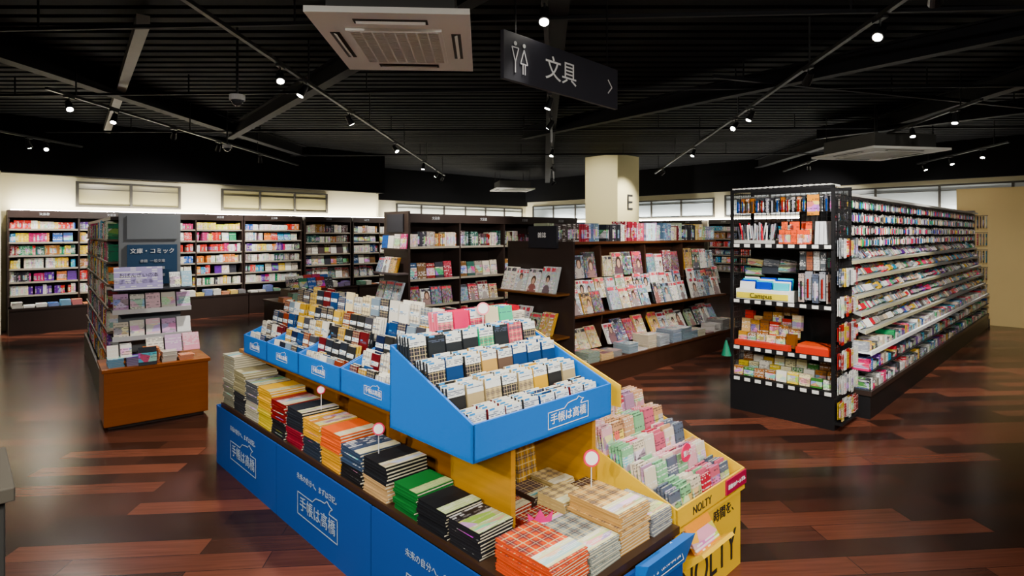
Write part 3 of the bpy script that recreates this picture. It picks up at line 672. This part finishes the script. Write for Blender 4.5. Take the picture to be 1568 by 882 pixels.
text('stand_text','NOLTY',yd,(.04,-.003,.12),(H,0,0),.2,M_BLACKT,.001,'LEFT').scale=(.8,1,1)
text('stand_tagline','時間を、',yd,(.46,-.003,.31),(H,0,0),.06,M_BLACKT,.001)
text('tray_text','NOLTY',yd,(.12,-.022,.425),(H,0,0),.05,M_BLACKT,.001,'LEFT')
text('tray_label','最強リバーシブル',yd,(wY-.1,-.03,.43),(H,0,0),.022,M_WHITE,.001)
tg=MB(); tg.cyl((.28,.1,.6),(.28,.096,.6),.042,.042,hx('e85878'),P,20); tg.done('round_pop',yd)
text('round_pop_text','第1位',yd,(.28,.09,.6),(H,0,0),.03,M_WHITE,.001)
# ---------------------------------------------------------------- ceiling fixtures
def cassette(X,Y,z,sx,sy,rz):
    r=empty('air_conditioner_cassette',(X,Y,z),rz); m=MB(); c=hx('fafaf4'); d=hx('5a4c38')
    m.bb((-sx/2,-sy/2,0),(sx/2,sy/2,.035),c,P); m.bb((-sx*.4,-sy*.4,.035),(sx*.4,sy*.4,.26),hx('4a4a48'),P)
    gx,gy=sx*.29,sy*.27
    m.bb((-gx,-gy,-.012),(gx,gy,0),hx('8a8270'),P)
    n=22
    for k in range(n+1): yy=-gy+2*gy*k/n; m.bb((-gx,yy-.004,-.02),(gx,yy+.004,-.010),c,P)
    for k in range(9): xx=-gx+2*gx*k/8; m.bb((xx-.004,-gy,-.021),(xx+.004,gy,-.012),c,P)
    for a,b_ in (((-gx-.02,-gy-.02),(gx+.02,-gy)),((-gx-.02,gy),(gx+.02,gy+.02)),((-gx-.02,-gy),(-gx,gy)),((gx,-gy),(gx+.02,gy))): m.bb((a[0],a[1],-.018),(b_[0],b_[1],.002),c,P)
    for sgn in (-1,1):
        m.bb((-gx*.8,sgn*sy*.385-.035,-.004),(gx*.8,sgn*sy*.385+.035,.002),hx('2a241c'),P); m.box((0,sgn*sy*.385,-.008),(gx*1.5,.022,.005),c,Matrix.Rotation(sgn*.5,3,'X'),P)
        m.bb((sgn*sx*.4-.03,-gy*.8,-.004),(sgn*sx*.4+.03,gy*.8,.002),hx('2a241c'),P); m.box((sgn*sx*.4,0,-.008),(.02,gy*1.5,.005),c,Matrix.Rotation(-sgn*.5,3,'Y'),P)
    for sxn in (-1,1):
        for syn in (-1,1): m.bb((sxn*sx*.38-.006,syn*sy*.38-.006,.2),(sxn*sx*.38+.006,syn*sy*.38+.006,3.55-z),K,MT)
    m.done('cassette_body',r)
cassette(-.75,3.9,2.87,.95,1.17,math.radians(3))
cassette(-7.5,11.9,2.87,1.5,1.5,math.radians(40)); cassette(5.9,9.3,2.87,1.35,1.35,math.radians(10)); cassette(0,18.,2.95,1.2,1.2,.2); cassette(-5.0,14.2,2.9,1.1,1.1,.2)
sg=empty('hanging_department_sign',(-.05,3.5,2.545),math.atan2(.88,.85)); m=MB(); Ls=1.23
m.bb((0,0,0),(Ls,.03,.30)); m.m=[0]*6; m.done('sign_board',sg,mats=[M_SIGN],bevel=.003)
m=MB(); 
for x in (.12,Ls-.12): m.bb((x-.003,.012,.3),(x+.003,.018,1.005),K,MT)
m.done('suspension_wires',sg)
text('sign_text','文具',sg,(.55,-.003,.14),(H,0,0),.17,M_WHITE,.001); 
m=MB()
def ln(a,c,w=.007):
    A=Vector((a[0],-.002,a[1]));B=Vector((c[0],-.002,c[1])); d=B-A; m.box((A+B)/2,(d.length,.002,w),(.6,.6,.6),Matrix.Rotation(-math.atan2(d.z,d.x),3,'Y'),P)
for x,dn in ((.10,1),(.18,0)):
    m.cyl((x,-.004,.235),(x,-.001,.235),.013,.013,(.6,.6,.6),P,14)
    if dn: ln((x-.03,.21),(x+.03,.21)); ln((x-.03,.21),(x,.12)); ln((x+.03,.21),(x,.12)); ln((x,.12),(x,.055))
    else: ln((x,.21),(x-.032,.12)); ln((x,.21),(x+.032,.12)); ln((x-.032,.12),(x+.032,.12)); ln((x-.01,.12),(x-.01,.055)); ln((x+.01,.12),(x+.01,.055))
ln((1.10,.2),(1.15,.15),.009); ln((1.15,.15),(1.10,.10),.009); m.done('sign_pictograms',sg)
def dome(X,Y,z):
    m=MB(); m.cyl((0,0,.05),(0,0,0),.07,.07,hx('d8d8d8'),P,20); prev=(.055,0)
    for a in range(1,6):
        an=a*H/5; r2=.055*math.cos(an); z2=-.055*math.sin(an); m.cyl((0,0,prev[1]),(0,0,z2-.0001),prev[0],max(r2,.001),hx('303438'),GL,20); prev=(r2,z2)
    m.cyl((0,0,.05),(0,0,3.55-z),.012,.012,K,MT,8); m.done('security_dome_camera',None,(X,Y,z))
dome(-2.6,5.45,2.86); dome(-4.5,9.1,2.95)
# tracks
ZT=3.1
def track(x0,y0,x1,y1): beam('lighting_track',x0,y0,x1,y1,ZT,.035,.03,MATS[MT],1)
track(-2.2,1.0,-1.75,15); track(2.2,.4,3.6,14.5); track(-7.6,7.6,-7.45,12.0); track(-4.85,6.0,-4.7,15); track(0.0,1.0,1.2,16.5); track(5.3,6.5,6.6,14); track(8.2,9.5,8.8,12.5)
track(-2.0,-1.5,2.0,-1.5)  # unseen track behind the camera, added to carry the fill spots
def tx(line,y):
    x0,y0,x1,y1=line; return x0+(x1-x0)*(y-y0)/(y1-y0)
T1=(-2.2,1.0,-1.75,15);T2_=(2.2,.4,3.6,14.5);T3=(-7.6,7.6,-7.45,12.0);T4=(-4.85,6.0,-4.7,15);T5=(0.0,1.0,1.2,16.5);T6=(5.3,6.5,6.6,14);T7=(8.2,9.5,8.8,12.5)
GAIN=2.6
def spot(x,y,tg,power,ang=70):
    m=MB(); z=3.0; tg=Vector(tg); o=Vector((x,y,z)); d=(tg-o).normalized()
    m.bb((-.02,-.06,.08),(.02,.06,.099),K,MT); m.cyl((0,0,.0),(0,0,.09),.008,.008,K,MT,8)
    m.cyl(-d*.06,d*.06,.028,.04,K,MT,16); m.cyl(d*.06,d*.063,.03,.03,K,EM,16)
    ob=m.done('track_spotlight',None,o)
    l=bpy.data.lights.new('spot_lamp','SPOT'); l.energy=power*GAIN; l.spot_size=math.radians(ang); l.spot_blend=.8; l.color=(1,.945,.86); l.shadow_soft_size=.05
    lo=bpy.data.objects.new('spot_lamp',l); COLL.objects.link(lo); lo.parent=ob; lo.location=d*.1; lo.rotation_euler=d.to_track_quat('-Z','Y').to_euler()
def w3(u,v,z): return tuple(W(u,v,z))
spot(tx(T5,3.7),3.7,w3(1.7,1.75,.8),120,60)
spot(tx(T2_,4.0),4.0,w3(2.4,1.5,.5),90,60)
spot(tx(T1,5.14),5.14,w3(1.5,3.6,.6),110); spot(tx(T1,5.65),5.65,w3(1.2,5.7,.6),130)
spot(tx(T1,7.1),7.1,w3(4.5,6.3,1.2),130); spot(tx(T1,1.6),1.6,w3(1.3,2.4,.4),50); spot(tx(T1,2.6),2.6,w3(1.4,3.0,.5),55)  # last two are unseen, added to light the island's left side
spot(tx(T2_,6.85),6.85,w3(6.0,3.8,.8),110,60); spot(tx(T2_,7.5),7.5,w3(4.8,3.9,.8),110,60); spot(tx(T2_,5.2),5.2,w3(7.5,3.8,.8),120)
spot(tx(T2_,2.0),2.0,w3(5.2,1.9,1.1),190,60); spot(tx(T2_,3.0),3.0,w3(5.2,2.0,.7),120); spot(tx(T2_,2.4),2.4,w3(7.0,1.4,1.2),190,60)  # unseen spots above the frame, added to light rack and gondola fronts
spot(tx(T2_,1.0),1.0,w3(2.3,1.3,.5),40)  # unseen spot above the frame, added to light the yellow stand
spot(tx(T2_,3.4),3.4,w3(9.0,1.5,1.2),260,45)  # added to light the pen gondola from a distance
spot(tx(T5,1.6),1.6,w3(2.2,2.4,.8),50)  # unseen spot above the frame, added to light the island
spot(tx(T3,9.0),9.0,w3(1.3,12.2,1.2),140,80); spot(tx(T3,9.33),9.33,w3(.7,9.2,.2),80,50); spot(tx(T3,8),8,w3(.9,12.2,1.0),120,80)
spot(tx(T4,9.4),9.4,w3(3.2,12.2,1.1),160,80); spot(tx(T4,10.9),10.9,w3(4.6,12.2,1.1),140,80); spot(tx(T4,7.0),7.0,w3(.8,7.5,.7),120,60)
spot(tx(T4,8.2),8.2,w3(2.6,12.2,1.2),160,70); spot(tx(T4,13),13,w3(6.5,12.2,1.1),130,80); spot(tx(T4,6.3),6.3,w3(1.1,6.0,.6),80,60)
spot(tx(T3,11.5),11.5,w3(2.0,12.2,1.2),70,60)
spot(tx(T1,13.7),13.7,w3(7.3,12.3,1.1),140,80); spot(tx(T1,9.5),9.5,w3(5.8,6.5,.9),120,60); spot(tx(T1,12.),12.,w3(6.5,10,.2),80,60); spot(tx(T1,14.6),14.6,w3(9,14,1),90,80)
spot(tx(T5,10),10,w3(6.4,6.6,.6),110,60); spot(tx(T5,6.2),6.2,w3(3.9,4.9,.3),90,60); spot(tx(T5,7.4),7.4,w3(5.2,6.4,1.3),140,70); spot(tx(T5,16),16,w3(11,14,1),100,80); spot(tx(T5,12.5),12.5,w3(11.6,8.8,2.4),100,70)
spot(tx(T2_,13.3),13.3,w3(11.8,8.3,2.3),110,70); spot(tx(T2_,10),10,w3(8,5.6,.3),70,60)
spot(tx(T6,9.5),9.5,w3(9.8,1.6,.8),140,55); spot(tx(T6,7.0),7.0,w3(8.2,1.4,.9),130,60); spot(tx(T6,12.2),12.2,w3(15,5,1.8),120,80); spot(tx(T6,8.),8.,w3(8.8,1.5,.9),90,55)
spot(tx(T7,12.2),12.2,w3(14.5,1.6,0),90,50); spot(tx(T7,10.2),10.2,w3(12.0,1.7,.3),110,50); spot(tx(T7,11.2),11.2,w3(13.2,1.2,.2),110,50)
spot(-1.3,-1.5,w3(1.0,1.8,.2),100,80); spot(1.2,-1.5,w3(2.2,1.1,.4),80,70); spot(.1,-1.5,w3(1.7,1.5,.8),60,70)  # unseen spots behind the camera, added to light the island fronts
spot(1.8,-1.5,w3(4.6,1.2,0),210,90); spot(-1.9,-1.5,w3(.5,3.5,0),210,90)  # unseen wide spots behind the camera, added as fill
# ---------------------------------------------------------------- world + camera
w=bpy.data.worlds.new('World'); bpy.context.scene.world=w; w.use_nodes=True
w.node_tree.nodes['Background'].inputs[0].default_value=(.5,.55,.7,1); w.node_tree.nodes['Background'].inputs[1].default_value=.02
cd=bpy.data.cameras.new('camera'); cd.sensor_width=36; cd.lens=20.25; cd.shift_y=-85/1600; cd.clip_start=.02
co=bpy.data.objects.new('camera',cd); COLL.objects.link(co); co.location=(0,0,1.6); co.rotation_euler=(H,0,0)
bpy.context.scene.camera=co
